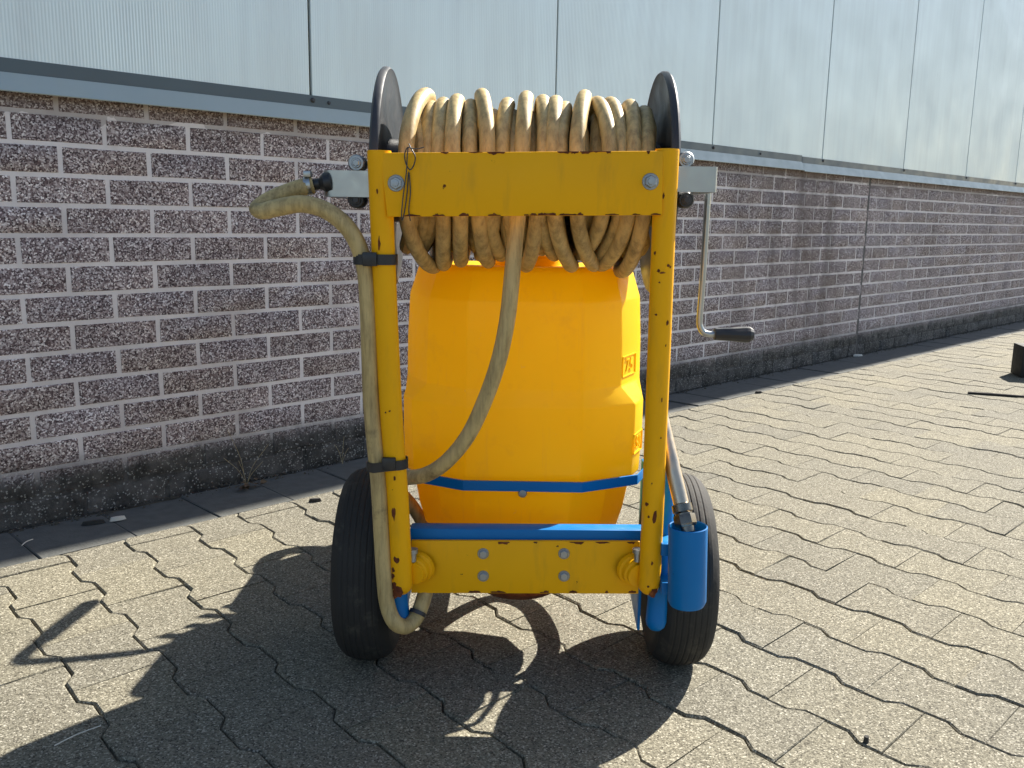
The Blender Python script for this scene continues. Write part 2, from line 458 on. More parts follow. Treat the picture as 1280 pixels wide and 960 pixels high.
for uc, w, half in cells:
    if (uc, w, half) in nearset: continue
    if half: ol = stone_outline(U_EDGE-uc, PERIOD/2, 0.0013)
    else: ol = stone_outline(-PERIOD/2, PERIOD/2, 0.0013)
    dz = random.uniform(-0.0016, 0.0016)
    stone_mesh_into(bm, ol, lambda u, ww, z, uc=uc, w=w: UV*(uc+u)+WV*(w+ww)+Vector((0, 0, z)), dz=dz, tilt=(random.gauss(0, .006), random.gauss(0, .006)))
o = part('paving_stones', bm, PAVER, ground, False); o['kind'] = 'stuff'
# edging slabs along the foot of the wall
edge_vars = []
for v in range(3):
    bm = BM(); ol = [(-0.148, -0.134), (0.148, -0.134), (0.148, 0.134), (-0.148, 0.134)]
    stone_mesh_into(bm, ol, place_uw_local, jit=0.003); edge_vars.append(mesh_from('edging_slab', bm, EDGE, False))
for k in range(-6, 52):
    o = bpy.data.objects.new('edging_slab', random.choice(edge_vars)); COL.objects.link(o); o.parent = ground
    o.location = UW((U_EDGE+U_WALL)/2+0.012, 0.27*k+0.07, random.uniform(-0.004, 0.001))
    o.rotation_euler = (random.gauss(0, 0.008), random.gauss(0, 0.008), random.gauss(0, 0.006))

# ------------------------------------------------------------------ building
ROOF = 6.0
bld = thing('warehouse', 'long metal-clad building with speckled brick plinth behind the hose cart', 'building', UW(U_WALL, 4.0))
def uwbox(bm, u0, u1, w0, w1, z0, z1, bev=0.0):
    pts = [UW(u1, w0, z0), UW(u1, w1, z0), UW(u1, w1, z1), UW(u1, w0, z1), UW(u0, w0, z0), UW(u0, w1, z0), UW(u0, w1, z1), UW(u0, w0, z1)]
    add_hexa(bm, pts, bev)
BR_L, BR_H, JT = 0.2705, 0.09, 0.0138
EXPJ = 6.515
bm = BM(); uwbox(bm, U_WALL-0.2, U_WALL-0.0021, -14, 40, -0.2, 1.36)
part('mortar_bed', bm, MORTAR, bld, False)
def brick_into(bm, place, l, h, jit=0.0012):
    """rough-faced block; l along the wall, h up; face proud of the mortar"""
    d0, d1 = -0.03, 0.0
    def V(a, b, c): return bm.verts.new(place(a+random.uniform(-jit, jit), b+random.uniform(-jit, jit), c))
    L2, H2 = l/2, h/2; c = 0.0022
    outer = [(-L2, -H2), (0, -H2), (L2, -H2), (L2, H2), (0, H2), (-L2, H2)]
    A = [V(x, y, d0) for x, y in outer]
    B = [V(x, y, d1-c) for x, y in outer]
    Cc = [V(x*(1-2*c/l), y*(1-2*c/h), d1+random.uniform(-0.0008, 0.0008)) for x, y in outer]
    n = 6
    for R1, R2 in ((A, B), (B, Cc)):
        for k in range(n): bm.faces.new((R1[k], R1[(k+1) % n], R2[(k+1) % n], R2[k]))
    bm.faces.new((Cc[0], Cc[1], Cc[4], Cc[5])); bm.faces.new((Cc[1], Cc[2], Cc[3], Cc[4]))
loc_place = lambda a, b, c: WV*a + Vector((0, 0, b)) + UV*c
bvars = []
for v in range(6):
    bm = BM(); brick_into(bm, loc_place, BR_L-JT, BR_H-JT); bvars.append(mesh_from('brick', bm, BRICK, True, 40))
bricks = []
for r in range(0, 15):                       # r = 0 is the course under the flashing
    zc = (15-r)*BR_H - BR_H/2 if r else 14.5*BR_H
    off = 0.844 if r % 2 else 0.844+BR_L/2
    for n in range(-24, 118):
        w0 = off+BR_L*n; w1 = w0+BR_L
        if w1 > EXPJ+0.02 and w0 < EXPJ-0.02:          # cut at the expansion joint
            for a, b in ((w0, EXPJ-0.003), (EXPJ+0.015, w1)):
                if b-a > 0.03: bricks.append(((a+b)/2, (14.5-r)*BR_H, b-a))
        else: bricks.append(((w0+w1)/2, (14.5-r)*BR_H, BR_L))
sb = []
for i, (w, z, l) in enumerate(bricks):
    s = in_view(UW(U_WALL, w, z), 20); sb.append((s if s and abs(l-BR_L) < 1e-4 else 1e6, i))
sb.sort()
single = {i for s, i in sb[:300] if s < 1e5}
bm = BM()
for i, (w, z, l) in enumerate(bricks):
    prou = random.uniform(-0.0006, 0.0012)
    if i in single:
        o = new_obj('brick', random.choice(bvars), bld)
        o.location = UW(U_WALL+prou, w, z); o.rotation_euler = (0, 0, random.gauss(0, 0.003))
    else:
        brick_into(bm, lambda a, b, c, w=w, z=z, p=prou: UW(U_WALL+c+p, w+a, z+b), l-JT, BR_H-JT)
o = part('bricks', bm, BRICK, bld, True, 40); o['kind'] = 'stuff'
bm = BM(); uwbox(bm, U_WALL-0.02, U_WALL-0.0008, EXPJ-0.008, EXPJ+0.020, 0.0, 1.33); part('expansion_joint', bm, SEAL, bld, False)
# cladding panels
PAN_W, PAN0 = 1.2965, 1.846
UP = U_WALL+0.018
for n in range(-10, 29):
    w0 = PAN0+PAN_W*n; bm = BM()
    uwbox(bm, UP-0.08, UP+random.uniform(-0.0015, 0.0015), w0+0.0055, w0+PAN_W-0.0055, 1.372, ROOF-0.05, 0.0025)
    part('wall_panel', bm, PANEL, bld, False)
bm = BM(); uwbox(bm, UP-0.06, UP-0.012, -11.2, 39.2, 1.38, ROOF-0.06); part('panel_backing', bm, CHIP, bld, False)
bm = BM(); uwbox(bm, UP-0.3, UP+0.012, -11.3, 39.3, ROOF-0.047, ROOF+0.05); part('roof_capping', bm, FLASH, bld, False)
bm = BM(); uwbox(bm, U_WALL-9.0, UP-0.31, -11.3, 39.3, -0.2, ROOF-0.2); part('building_core', bm, ROOFM, bld, False)
# drip flashing in lengths
def flashing(w0, w1, dz, du):
    prof = [(UP-0.004, 1.362), (UP+0.004, 1.360), (UP+0.026, 1.308), (UP+0.0245, 1.3055), (UP-0.0, 1.352), (UP-0.004, 1.356)]
    bm = BM(); uwbox(bm, UP-0.004, UP+0.003, w0+0.001, w1-0.001, 1.3605+dz, 1.400+dz); part('fixing_rail', bm, RAIL, bld, False)
    bm = BM()
    A = [bm.verts.new(UW(u+du, w0, z+dz)) for u, z in prof]; B = [bm.verts.new(UW(u+du, w1, z+dz)) for u, z in prof]
    n = len(prof)
    for k in range(n): bm.faces.new((A[k], A[(k+1) % n], B[(k+1) % n], B[k]))
    bm.faces.new(A); bm.faces.new(B)
    return part('drip_flashing', bm, FLASH, bld, False)
fl1 = flashing(1.846-6.48, 5.458, 0.0, 0.0); fl2 = flashing(5.462, 13.2, -0.006, 0.0012); flashing(13.204, 39, -0.004, 0.0)
flashing(-11.2, 1.846-6.484, 0.0, 0.001)
for n in range(-2, 7):
    w = PAN0+PAN_W*n+0.006; bm = BM()
    add_lathe(bm, UW(UP+0.003, w, 1.383), UV, [(0.0, 0.008), (0.006, 0.0075), (0.0075, 0.004), (0.0095, 0.0025), (0.0095, 0.0)], 10)
    part('screw', bm, DARKM, fl1 if w < 5.46 else fl2)
for w in (4.95, 1.92):
    bm = BM(); add_lathe(bm, UW(UP+0.003, w, 1.380), UV, [(0.0, 0.006), (0.005, 0.0055), (0.007, 0.0)], 10); part('screw', bm, DARKM, fl1)

# ------------------------------------------------------------------ hose cart
CART = thing('hose_cart', 'yellow and blue two-wheeled hose reel cart with yellow plastic tank', 'hose cart', (0.03, 1.93, 0))
WY, WR = 1.912, 0.212                          # wheel axle
def tY(y): return 1.66+(y-230)/490*0.04       # depth of the two frame tubes
TR = 0.0218
left_pts = [(474, 190), (478.5, 301), (484.5, 433), (490, 531), (497, 625), (501.5, 712)]
right_pts = [(834, 188), (829, 301), (824, 433), (820, 531), (816.5, 625), (812.5, 712)]
def frame_tube(pts, inward):
    path = [P(x, y, tY(y)) for x, y in pts]
    last = path[-1]
    path += [last+Vector((0.001*inward, 0.002, -0.031))]
    bm = BM(); add_tube(bm, smooth_path(path, 6), TR, 20, True, 'end')
    top_ = path[0]; stub = [last+Vector((0.002*inward, 0.004, -0.014)), last+Vector((0.018*inward, 0.03, -0.004)), last+Vector((0.024*inward, 0.055, 0.0))]
    add_tube(bm, stub, TR*0.8, 14)
    add_lathe(bm, top_+Vector((0, 0, 0.0)), (0, 0, 1), [(TR*0.98, -0.004), (TR*0.98, TR*0.1), (0, TR*0.1)], 20)
    return part('frame_tube', bm, YEL, CART)
ft_l = frame_tube(left_pts, 1); ft_r = frame_tube(right_pts, -1)

def hexnut(parent, c, axis, r, h, washer=0.0, mat=BOLT, name='bolt', stud=False):
    bm = BM(); c = Vector(c); ax = Vector(axis).normalized()
    if washer: add_lathe(bm, c, ax, [(0, 0.002), (washer*0.9, 0.0025), (washer, 0.001), (washer, -0.001)], 18)
    add_lathe(bm, c, ax, [(0.0, h), (r*0.82, h), (r, h*0.8), (r, 0.001)], 6)
    if stud: add_lathe(bm, c, ax, [(0, h+0.004), (r*0.5, h+0.0035), (r*0.55, h-0.001)], 12)
    return part(name, bm, mat, parent, True, 25)

# upper plate with rusty chipped rim
def plate(name, corners, Y, th, bev, mat, parent):
    """corners: pixel positions of the front face, clockwise from upper left"""
    f = [P(x, y, Y) for x, y in corners]; bk = [p+Vector((0, th, 0)) for p in f]
    bm = BM(); add_hexa(bm, [f[3], f[2], f[1], f[0], bk[3], bk[2], bk[1], bk[0]], bev)
    return part(name, bm, mat, parent, True, 30)
PY = 1.638
top = plate('top_plate', [(475, 191), (829, 188.5), (828, 269), (484, 271)], PY, 0.008, 0.0015, YEL, CART)
for x, y in ((495, 229), (813, 227)):
    hexnut(top, P(x, y, PY), (0, -1, 0), 0.0118, 0.010, 0.0150, BOLT, 'nut', True)
LY = 1.735
low = plate('lower_plate', [(514, 676), (800, 677), (798, 742.5), (514, 741.5)], LY, 0.010, 0.0015, YEL, CART)
for x, y in ((604, 692), (604, 720), (705, 692), (705, 720)):
    hexnut(low, P(x, y, LY), (0, -1, 0), 0.0092, 0.007, 0.0118, BOLT)
def chips(parent, Y, n, x0, x1, yf, spread):
    """patches where paint has flaked to rust along the rim of a plate"""
    bm = BM()
    for k in range(n):
        x = random.choice((random.uniform(x0, x1), random.gauss(720, 45))) if spread else random.uniform(x0, x1)
        x = min(max(x, x0), x1)
        wpx, hpx = random.uniform(2, 11), random.uniform(1.2, 4.2)
        m_ = 9; y = yf(x); s = 1 if spread > 0 else -1
        vs = []
        for i in range(m_):
            a = pi*i/(m_-1)
            rr = random.uniform(0.6, 1.1)
            vs.append(bm.verts.new(P(x+cos(a)*wpx*rr, y-s*max(0.0, sin(a)*hpx*rr), Y-0.0004-0.00004*k)))
        bm.faces.new(vs)
    o = part('rust_chip', bm, RUST, parent, False); o['kind'] = 'stuff'; return o
chips(top, PY, 26, 492, 826, lambda x: 270.6-(x-490)*0.006, 1)
chips(top, PY, 12, 485, 828, lambda x: 190.6-(x-490)*0.006, -1)
chips(low, LY, 7, 530, 790, lambda x: 677.3, -1)
chips(low, LY, 10, 530, 790, lambda x: 741.2, 1)

# chips on the tubes: small flakes lying on the tube surface
def flakes(tube, pts, spots):
    bm = BM()
    for px, py, w, h in spots:
        ys = [p[1] for p in pts]
        i = max(0, min(len(pts)-2, sum(1 for y in ys if y <= py)-1))
        t = (py-pts[i][1])/(pts[i+1][1]-pts[i][1])
        cx = pts[i][0]+(pts[i+1][0]-pts[i][0])*t
        Yc = tY(py); c = P(cx, py, Yc)
        sc = FPX/(c-Vector((0, 0, H))).dot(FWD)
        off0 = (px-cx)/sc
        vs = []
        mm = 9
        for k in range(mm):
            a = 2*pi*k/mm; rr = random.uniform(0.55, 1.15)
            dx = off0+cos(a)*w*rr/sc/2; dz = -sin(a)*h*rr/sc/2
            dx = max(-TR*0.97, min(TR*0.97, dx))
            vs.append(bm.verts.new(P(cx, py, Yc)+Vector((dx, -sqrt(max(1e-8, TR*TR-dx*dx))-0.0006, dz))))
        cen = bm.verts.new(c+Vector((max(-TR*.95, min(TR*.95, off0)), -sqrt(max(1e-8, TR*TR-min(off0*off0, TR*TR*.9)))-0.0009, 0)))
        for k in range(mm): bm.faces.new((vs[k], vs[(k+1) % mm], cen))
    o = part('rust_flake', bm, RUST, tube, False); o['kind'] = 'stuff'
flakes(ft_l, left_pts, [(476, 304, 4, 22), (474, 240, 3, 10), (484, 513, 3, 3), (489, 511, 3, 3), (495, 594, 3, 7), (494, 638, 6, 19), (497, 695, 8, 9), (493, 709, 5, 8), (492, 716, 7, 10), (498, 735, 14, 22), (494, 728, 8, 12)])
flakes(ft_r, right_pts, [(817, 316, 3, 6), (833, 331, 4, 5), (826, 340, 9, 3), (821, 338, 4, 5), (836, 333, 3, 4), (832, 402, 4, 7), (818, 392, 3, 3), (830, 430, 2, 4), (824, 544, 2, 3), (825, 497, 2, 9), (807, 627, 4, 6), (816, 641, 5, 21), (809, 642, 3, 4), (813, 699, 3, 6), (815, 735, 12, 14), (808, 728, 4, 5), (827, 245, 3, 8), (822, 352, 3, 3)])

# pivot collars at the foot of the tubes
for (x, y), s in (((524, 708), 1), ((790, 710), -1)):
    c = P(x, y, LY-0.001); ax = Vector((-0.35*s, -1, -0.12)).normalized()
    bm = BM(); add_lathe(bm, c, ax, [(0.034, -0.001), (0.033, 0.008), (0.028, 0.010), (0.028, 0.022), (0.0235, 0.024), (0.0235, 0.032), (0.0, 0.034)], 26)
    col = part('pivot_collar', bm, YEL, CART)
    b = P(516 if s > 0 else 797, 692, LY-0.028)
    bm = BM(); add_lathe(bm, b-Vector((0, 0, 0.012)), (0, 0, 1), [(0.007, -0.004), (0.007, 0.014), (0.0105, 0.014), (0.0105, 0.022), (0, 0.023)], 12)
    part('bolt', bm, BOLT, col)

# blue cross bar right behind the lower plate
a = P(512, 661, LY+0.014); b = P(806, 663, LY+0.014)
bm = BM(); add_hexa(bm, [a-Vector((0, 0, .05)), b-Vector((0, 0, .05)), b, a, a+Vector((0, .04, -.05)), b+Vector((0, .04, -.05)), b+Vector((0, .04, 0)), a+Vector((0, .04, 0))], 0.004)
part('cross_bar', bm, BLUE, CART)

# tank ---------------------------------------------------------------
TX, TYF = 0.027, 1.90
LOWP = [(0.127, 0.0), (0.250, 0.068), (0.276, 0.13), (0.277, 0.18), (0.277, 0.24), (0.23, 0.33), (0.11, 0.36)]
BOTP = [(0.115, 0.0), (0.205, 0.052), (0.268, 0.135), (0.277, 0.18), (0.277, 0.24), (0.23, 0.33), (0.11, 0.36)]
UPP = [(0.127, 0.008), (0.217, 0.076), (0.262, 0.165), (0.275, 0.20), (0.275, 0.24), (0.23, 0.33), (0.11, 0.36)]
def loop(poly, z, s=1.0, yo=0.0, ys=1.0):
    pts = [(x*s, (y-0.17)*ys+0.17+yo) for x, y in poly]
    full = pts + [(-x, y) for x, y in pts[::-1]]
    return [Vector((TX+x, TYF+y, z)) for x, y in full]
def lerp(A, B, t): return [(a[0]*(1-t)+b[0]*t, a[1]*(1-t)+b[1]*t) for a, b in zip(A, B)]
levels = [loop(BOTP, 0.245, 0.70, 0, 0.70), loop(BOTP, 0.262, 0.84, 0, 0.82), loop(BOTP, 0.305, 0.885, 0, 0.88), loop(BOTP, 0.388, 0.94, 0, 0.94), loop(LOWP, 0.402, 0.985, 0, 0.99),
          loop(LOWP, 0.50, 1.0), loop(LOWP, 0.572, 1.0), loop(UPP, 0.610, 1.0), loop(UPP, 0.70, 0.995), loop(UPP, 0.800, 0.975, 0, 0.98), loop(UPP, 0.862, 0.90, 0, 0.78), loop(UPP, 0.872, 0.84, 0, 0.70)]
bm = BM(); rr = [[bm.verts.new(p) for p in L] for L in levels]
N = len(rr[0])
for A, B in zip(rr, rr[1:]):
    for k in range(N): bm.faces.new((A[k], A[(k+1) % N], B[(k+1) % N], B[k]))
bm.faces.new(rr[0]); bm.faces.new(rr[-1])
bmesh.ops.recalc_face_normals(bm, faces=bm.faces)
bmesh.ops.bevel(bm, geom=[e for e in bm.edges if len(e.link_faces) == 2 and e.calc_face_angle(0) > radians(9)], offset=0.0035, segments=2, affect='EDGES', profile=0.5, clamp_overlap=True)
tank = part('tank', bm, TANK, CART, True, 60)
bm = BM(); add_lathe(bm, (TX, TYF+0.17, 0.87), (0, 0, 1), [(0.085, -0.002), (0.085, 0.018), (0.08, 0.024), (0.02, 0.028), (0, 0.028)], 32)
part('lid', bm, TANK, tank)
bm = BM(); add_lathe(bm, (TX-0.005, TYF+0.03, 0.158), (0, 0, 1), [(0, -0.010), (0.05, -0.008), (0.09, 0.0), (0.105, 0.014), (0.105, 0.07)], 30)
part('drain_sump', bm, RUST, CART)
# raised numbers on the right front facet
def text_mesh(body, size, depth):
    cu = bpy.data.curves.new('t', 'FONT'); cu.body = body; cu.size = size; cu.extrude = depth; cu.align_x = 'CENTER'; cu.align_y = 'CENTER'; cu.resolution_u = 3
    ob = bpy.data.objects.new('t', cu); COL.objects.link(ob)
    dg = bpy.context.evaluated_depsgraph_get(); me = bpy.data.meshes.new_from_object(ob.evaluated_get(dg))
    bpy.data.objects.remove(ob); return me
def emboss(body, a2, b2, z, s, name):
    a = Vector((TX+a2[0]*s, TYF+(a2[1]-.17)*s+.17, 0)); b = Vector((TX+b2[0]*s, TYF+(b2[1]-.17)*s+.17, 0))
    d = (b-a).normalized(); nrm = Vector((d.y, -d.x, 0)); mid = a.lerp(b, 0.47)+Vector((0, 0, z))
    me = text_mesh(body, 0.042, 0.0016); me.materials.clear(); me.materials.append(TANK)
    o = new_obj(name, me, tank)
    sx = 1.25 if body == '75' else 1.0
    M4 = Matrix((( d.x*sx, 0, nrm.x, mid.x+nrm.x*0.001), (d.y*sx, 0, nrm.y, mid.y+nrm.y*0.001), (0, 1, 0, mid.z), (0, 0, 0, 1)))
    o.matrix_world = M4
    o.matrix_parent_inverse = Matrix.Identity(4); o.matrix_basis = parent_world(tank).inverted() @ M4
    bm = BM(); L = 0.034*sx; Hh = 0.0235
    for (x0, x1, y0, y1) in ((-L, L, Hh-.002, Hh), (-L, L, -Hh, -Hh+.002), (-L, -L+.002, -Hh+.002, Hh-.002), (L-.002, L, -Hh+.002, Hh-.002)):
        pts = []
        for dep in (0.0026, -0.002):
            for x, y in ((x0, y0), (x1, y0), (x1, y1), (x0, y1)): pts.append(mid+d*x+Vector((0, 0, y))+nrm*dep)
        add_hexa(bm, pts)
    part('number_frame', bm, TANK, tank, False)
emboss('75', (0.217, 0.076), (0.262, 0.165), 0.652, 0.997, 'embossed_number')
emboss('50', (0.250, 0.068), (0.276, 0.13), 0.478, 0.998, 'embossed_number')
# blue steel strap hugging the tank
bm = BM()
pol = [(-0.303, 0.20), (-0.292, 0.125), (-0.263, 0.052), (-0.132, -0.017), (0.132, -0.017), (0.263, 0.052), (0.292, 0.125), (0.303, 0.20)]
zz = 0.401
inn = [Vector((TX+x*0.985, TYF+y+0.006, 0)) for x, y in pol]; outr = [Vector((TX+x*0.985, TYF+y, 0)) for x, y in pol]
ring = []
for i in range(len(pol)):
    ring.append([bm.verts.new(v+Vector((0, 0, z))) for v, z in ((outr[i], zz-.011), (outr[i], zz+.011), (inn[i], zz+.011), (inn[i], zz-.011))])
for A, B in zip(ring, ring[1:]):
    for k in range(4): bm.faces.new((A[k], A[(k+1) % 4], B[(k+1) % 4], B[k]))
bm.faces.new(ring[0]); bm.faces.new(ring[-1])
strap = part('tank_strap', bm, BLUE, CART, False)
bm = BM(); c = Vector((TX+0.0, TYF-0.006, zz-0.016)); add_lathe(bm, c, (0, -1, 0), [(0, .012), (.008, .0115), (.0105, .006), (.0105, 0)], 14); part('bolt', bm, BOLT, strap)
for s in (-1, 1):                                       # uprights that carry the strap
    bm = BM(); x = TX+s*0.292
    add_box(bm, (x-0.004, TYF+0.17, 0.20), (x+0.004, TYF+0.20, 0.41), 0.001); part('strap_upright', bm, BLUE, CART)

# blue foot tubes in front of the wheels
def foot(px):
    path = [P(px[0], 585, 1.775), P(px[1], 640, 1.755), P(px[2], 700, 1.74), P(px[3], 745, 1.73), P(px[4], 776, 1.722)]
    bm = BM(); add_tube(bm, smooth_path(path, 6), 0.0212, 18, True, True)
    return part('foot_tube', bm, BLUE, CART)
foot_r = foot((831, 829, 826, 823, 820)); foot_l = foot((492, 494, 495, 497, 500))
for s in (-1, 1):
    bm = BM(); x = TX+s*0.245
    add_hexa(bm, [(x-.003, 1.75, .135), (x+.003, 1.75, .135), (x+.003, 1.75, .30), (x-.003, 1.75, .30), (x-.003, 1.93, .175), (x+.003, 1.93, .175), (x+.003, 1.93, .25), (x-.003, 1.93, .25)], .0015)
    part('fork_plate', bm, BLUE, CART)
# lance holder: open cup
cc = P(860, 657, 1.65); cb = P(858.5, 757, 1.65); axis = (cb-cc).normalized(); CL = (cb-cc).length; CR = 0.0372
bm = BM(); add_lathe(bm, cc, axis, [(CR-0.003, CL-0.006), (CR-0.003, 0.0015), (CR-0.0015, 0.0), (CR, 0.0015), (CR, CL-0.012), (CR-0.004, CL-0.003), (CR-0.012, CL), (0, CL)], 36)
bmc = bm; cup = part('lance_holder', bm, BLUE, CART)
bm = BM(); add_lathe(bm, cc, axis, [(0, CL-0.006), (CR-0.0029, CL-0.006)], 36); part('cup_floor', bm, CHIP, cup)
for y in (687, 735):
    bm = BM(); c = P(834, y, 1.68); add_box(bm, (c.x-.012, c.y-.004, c.z-.0125), (c.x+.012, c.y+.05, c.z+.0125), 0.002); part('tab', bm, BLUE, cup)

# wheels --------------------------------------------------------------
def tyre_prof(w, r):
    p = []
    hw = w/2
    p += [(0.118, -hw*0.62), (0.128, -hw*0.80), (0.155, -hw*0.98), (0.172, -hw), (0.186, -hw*0.95), (0.198, -hw*0.80)]
    n = 7; x0, x1 = -hw*0.72, hw*0.72
    for k in range(n):
        a = x0+(x1-x0)*k/n; b = x0+(x1-x0)*(k+1)/n
        crown = lambda x: r-0.0125*(x/hw)**2*1.3-0.004*(x/hw)**4
        g = 0.0028
        p += [(crown(a)-0.0016, a), (crown(a+g), a+g), (crown(b-g), b-g), (crown(b)-0.0016, b)]
    p += [(0.198, hw*0.80), (0.186, hw*0.95), (0.172, hw), (0.155, hw*0.98), (0.128, hw*0.80), (0.118, hw*0.62)]
    return p
def wheel(X, out):
    e = bpy.data.objects.new('wheel', None); COL.objects.link(e); e.parent = CART; e.empty_display_size = .1
    e.location = Vector((X, WY, WR))-CART.location
    bm = BM(); add_lathe(bm, (X, WY, WR), (1, 0, 0), tyre_prof(0.121, WR), 72); part('tyre', bm, TYRE, e, True, 22)
    bm = BM(); add_lathe(bm, (X, WY, WR), (1, 0, 0), [(0.122, -.045), (0.127, -.047), (0.112, -.036), (0.100, -.02), (0.05, -.006), (0.03, -.03), (0.03, -.06), (0.0, -.06)], 40)
    add_lathe(bm, (X, WY, WR), (1, 0, 0), [(0.122, .045), (0.127, .047), (0.112, .036), (0.100, .02), (0.05, .008), (0.03, .03), (0.03, .06), (0.0, .06)], 40)
    part('rim', bm, BLUE, e, True, 30)
    return e
wheel(0.373, 1); wheel(-0.306, -1)
bm = BM(); add_tube(bm, [(-0.36, WY, WR), (0.43, WY, WR)], 0.0125, 14); part('axle', bm, DARKM, CART)
bm = BM(); add_box(bm, (TX-0.045, 1.80, .205), (TX-0.005, 2.95, .231), 0.003); part('chassis_rail', bm, BLUE, CART)

# reel ----------------------------------------------------------------
RY, RZ, DR = 1.93, 1.048, 0.226
def disc(X, out):
    bm = BM()
    prof = [(0.0, -0.004), (0.05, -0.004), (0.06, 0.006), (0.16, 0.010), (0.19, 0.004), (0.212, 0.004), (0.222, 0.010), (DR, 0.006), (DR, -0.002), (0.222, -0.007), (0.212, -0.004), (0.19, -0.004), (0.16, 0.002), (0.06, -0.002), (0.05, -0.012), (0, -0.012)]
    add_lathe(bm, (X, RY, RZ), (out, 0, 0), prof, 72)
    return part('reel_disc', bm, DISC, CART, True, 40)
XR, XL = 0.295, -0.262
dr = disc(XR, 1); dl = disc(XL, -1)
bm = BM(); add_tube(bm, [(XL, RY, RZ), (XR, RY, RZ)], 0.085, 28); part('reel_drum', bm, DISC, CART)
bm = BM(); add_tube(bm, [(-0.372, RY, RZ), (0.412, RY, RZ)], 0.014, 14); part('reel_axle', bm, ZINC, CART)
# zinc brackets from the tubes back to the axle bearings
def bracket(s, px_out, px_in, y0, y1, y0b, y1b):
    fy = 1.690
    po = P(px_out, (y0b+y1b)/2, fy); pi_ = P(px_in, (y0+y1)/2, fy)
    zt = (P(px_in, y0, fy).z+P(px_out, y0b, fy).z)/2; zb = (P(px_in, y1, fy).z+P(px_out, y1b, fy).z)/2
    X0, X1 = pi_.x, po.x
    rad = 0.022 if s < 0 else 0.006
    path = [Vector((X0-s*0.10, fy, 0)), Vector((X1-s*rad, fy, 0))]
    for k in range(1, 6):
        a = pi/2*k/5; path.append(Vector((X1-s*rad+s*rad*sin(a), fy+rad-rad*cos(a), 0)))
    path.append(Vector((X1, RY+0.045, 0)))
    bm = BM(); th = 0.005; rg = []
    for i, p in enumerate(path):
        t = (path[min(i+1, len(path)-1)]-path[max(i-1, 0)]).normalized(); n = Vector((t.y, -t.x, 0))*(1 if s > 0 else -1)
        rg.append([bm.verts.new(q+Vector((0, 0, z))) for q, z in ((p, zb), (p, zt), (p-n*th, zt), (p-n*th, zb))])
    for A, B in zip(rg, rg[1:]):
        for k in range(4): bm.faces.new((A[k], A[(k+1) % 4], B[(k+1) % 4], B[k]))
    bm.faces.new(rg[0]); bm.faces.new(rg[-1])
    bmesh.ops.bevel(bm, geom=[e for e in bm.edges if len(e.link_faces) == 2 and e.calc_face_angle(0) > radians(60)], offset=0.0012, segments=2, affect='EDGES')
    br = part('reel_bracket', bm, ZINC, CART, True, 30)
    bx = P(447 if s < 0 else 857, 204 if s < 0 else 200, fy+0.022)
    for k, (yy, big) in enumerate(((204 if s < 0 else 200, 0), (250, 1))):
        c = P(446 if s < 0 else 857, yy, fy+0.02)
        bm = BM(); add_lathe(bm, c, (0, -1, 0), [(0, 0.008), (0.013, 0.008), (0.0155, 0.004), (0.0155, -0.03), (0, -0.03)], 24)
        ro = part('guide_roller', bm, (BOLT if (k == 0) else BLACK), br)
        hexnut(ro, c+Vector((0, -0.009, 0)), (0, -1, 0), 0.0068, 0.005, 0.0092, BOLT if k == 0 else DARKM)
    return br
br_r = bracket(1, 897, 846, 209, 241, 207, 239); br_l = bracket(-1, 402, 462, 212, 246, 214, 246)
# crank
cz = RZ
crk = [Vector((0.395, RY, RZ+0.004)), Vector((0.404, RY, RZ-0.006)), Vector((0.4045, RY, RZ-0.02)), Vector((0.4035, RY, 0.86)), Vector((0.4015, RY, 0.772)), Vector((0.4035, RY, 0.752)), Vector((0.411, RY, 0.740)), Vector((0.423, RY, 0.736)), Vector((0.44, RY, 0.736))]
bm = BM(); add_tube(bm, smooth_path(crk, 6), 0.0068, 14); crank = part('crank', bm, ZINC, CART)
bm = BM(); add_lathe(bm, (0.4345, RY, 0.7365), (1, 0, 0), [(0, 0), (0.0125, 0), (0.0135, 0.002), (0.0145, 0.03), (0.0178, 0.068), (0.0172, 0.076), (0.012, 0.084), (0.0, 0.085)], 12)
part('grip', bm, BLACK, crank, True, 20)

# made-up unseen parts behind the tank, shaped to cast the ground shadows at left
E0 = Vector((-0.06, 2.70, 0))
bm = BM(); add_box(bm, (-0.262, 2.53, 0.20), (0.02, 2.85, 0.53), 0.04)
caster = part('unseen_shadow_block', bm, DARKM, CART)
bm = BM(); add_box(bm, (-0.115, 2.36, 0.44), (0.10, 2.66, 0.775), 0.03); part('unseen_shadow_box', bm, DARKM, caster)
hp = [Vector((-0.222, 2.80, 0.51)), Vector((-0.222, 2.86, 0.53)), Vector((-0.195, 2.955, 0.55)), Vector((-0.14, 3.0, 0.55)), Vector((-0.07, 2.99, 0.55)), Vector((-0.04, 2.93, 0.55)), Vector((-0.04, 2.86, 0.53)), Vector((-0.04, 2.80, 0.5))]
bm = BM(); add_tube(bm, smooth_path(hp, 6), 0.024, 12); part('unseen_shadow_loop', bm, BLACK, caster)
for k in range(4):
    bm = BM(); add_box(bm, (-0.17+0.014*(k % 2), 2.60+0.028*k, 0.715-0.03*k), (0.0, 2.612+0.028*k, 0.735-0.03*k), 0.001); part('unseen_shadow_fin', bm, DARKM, caster)
bm = BM(); add_box(bm, (-0.10, 2.64, 0.5), (0.0, 2.74, 0.66), 0.01); part('unseen_shadow_stub', bm, DARKM, caster)
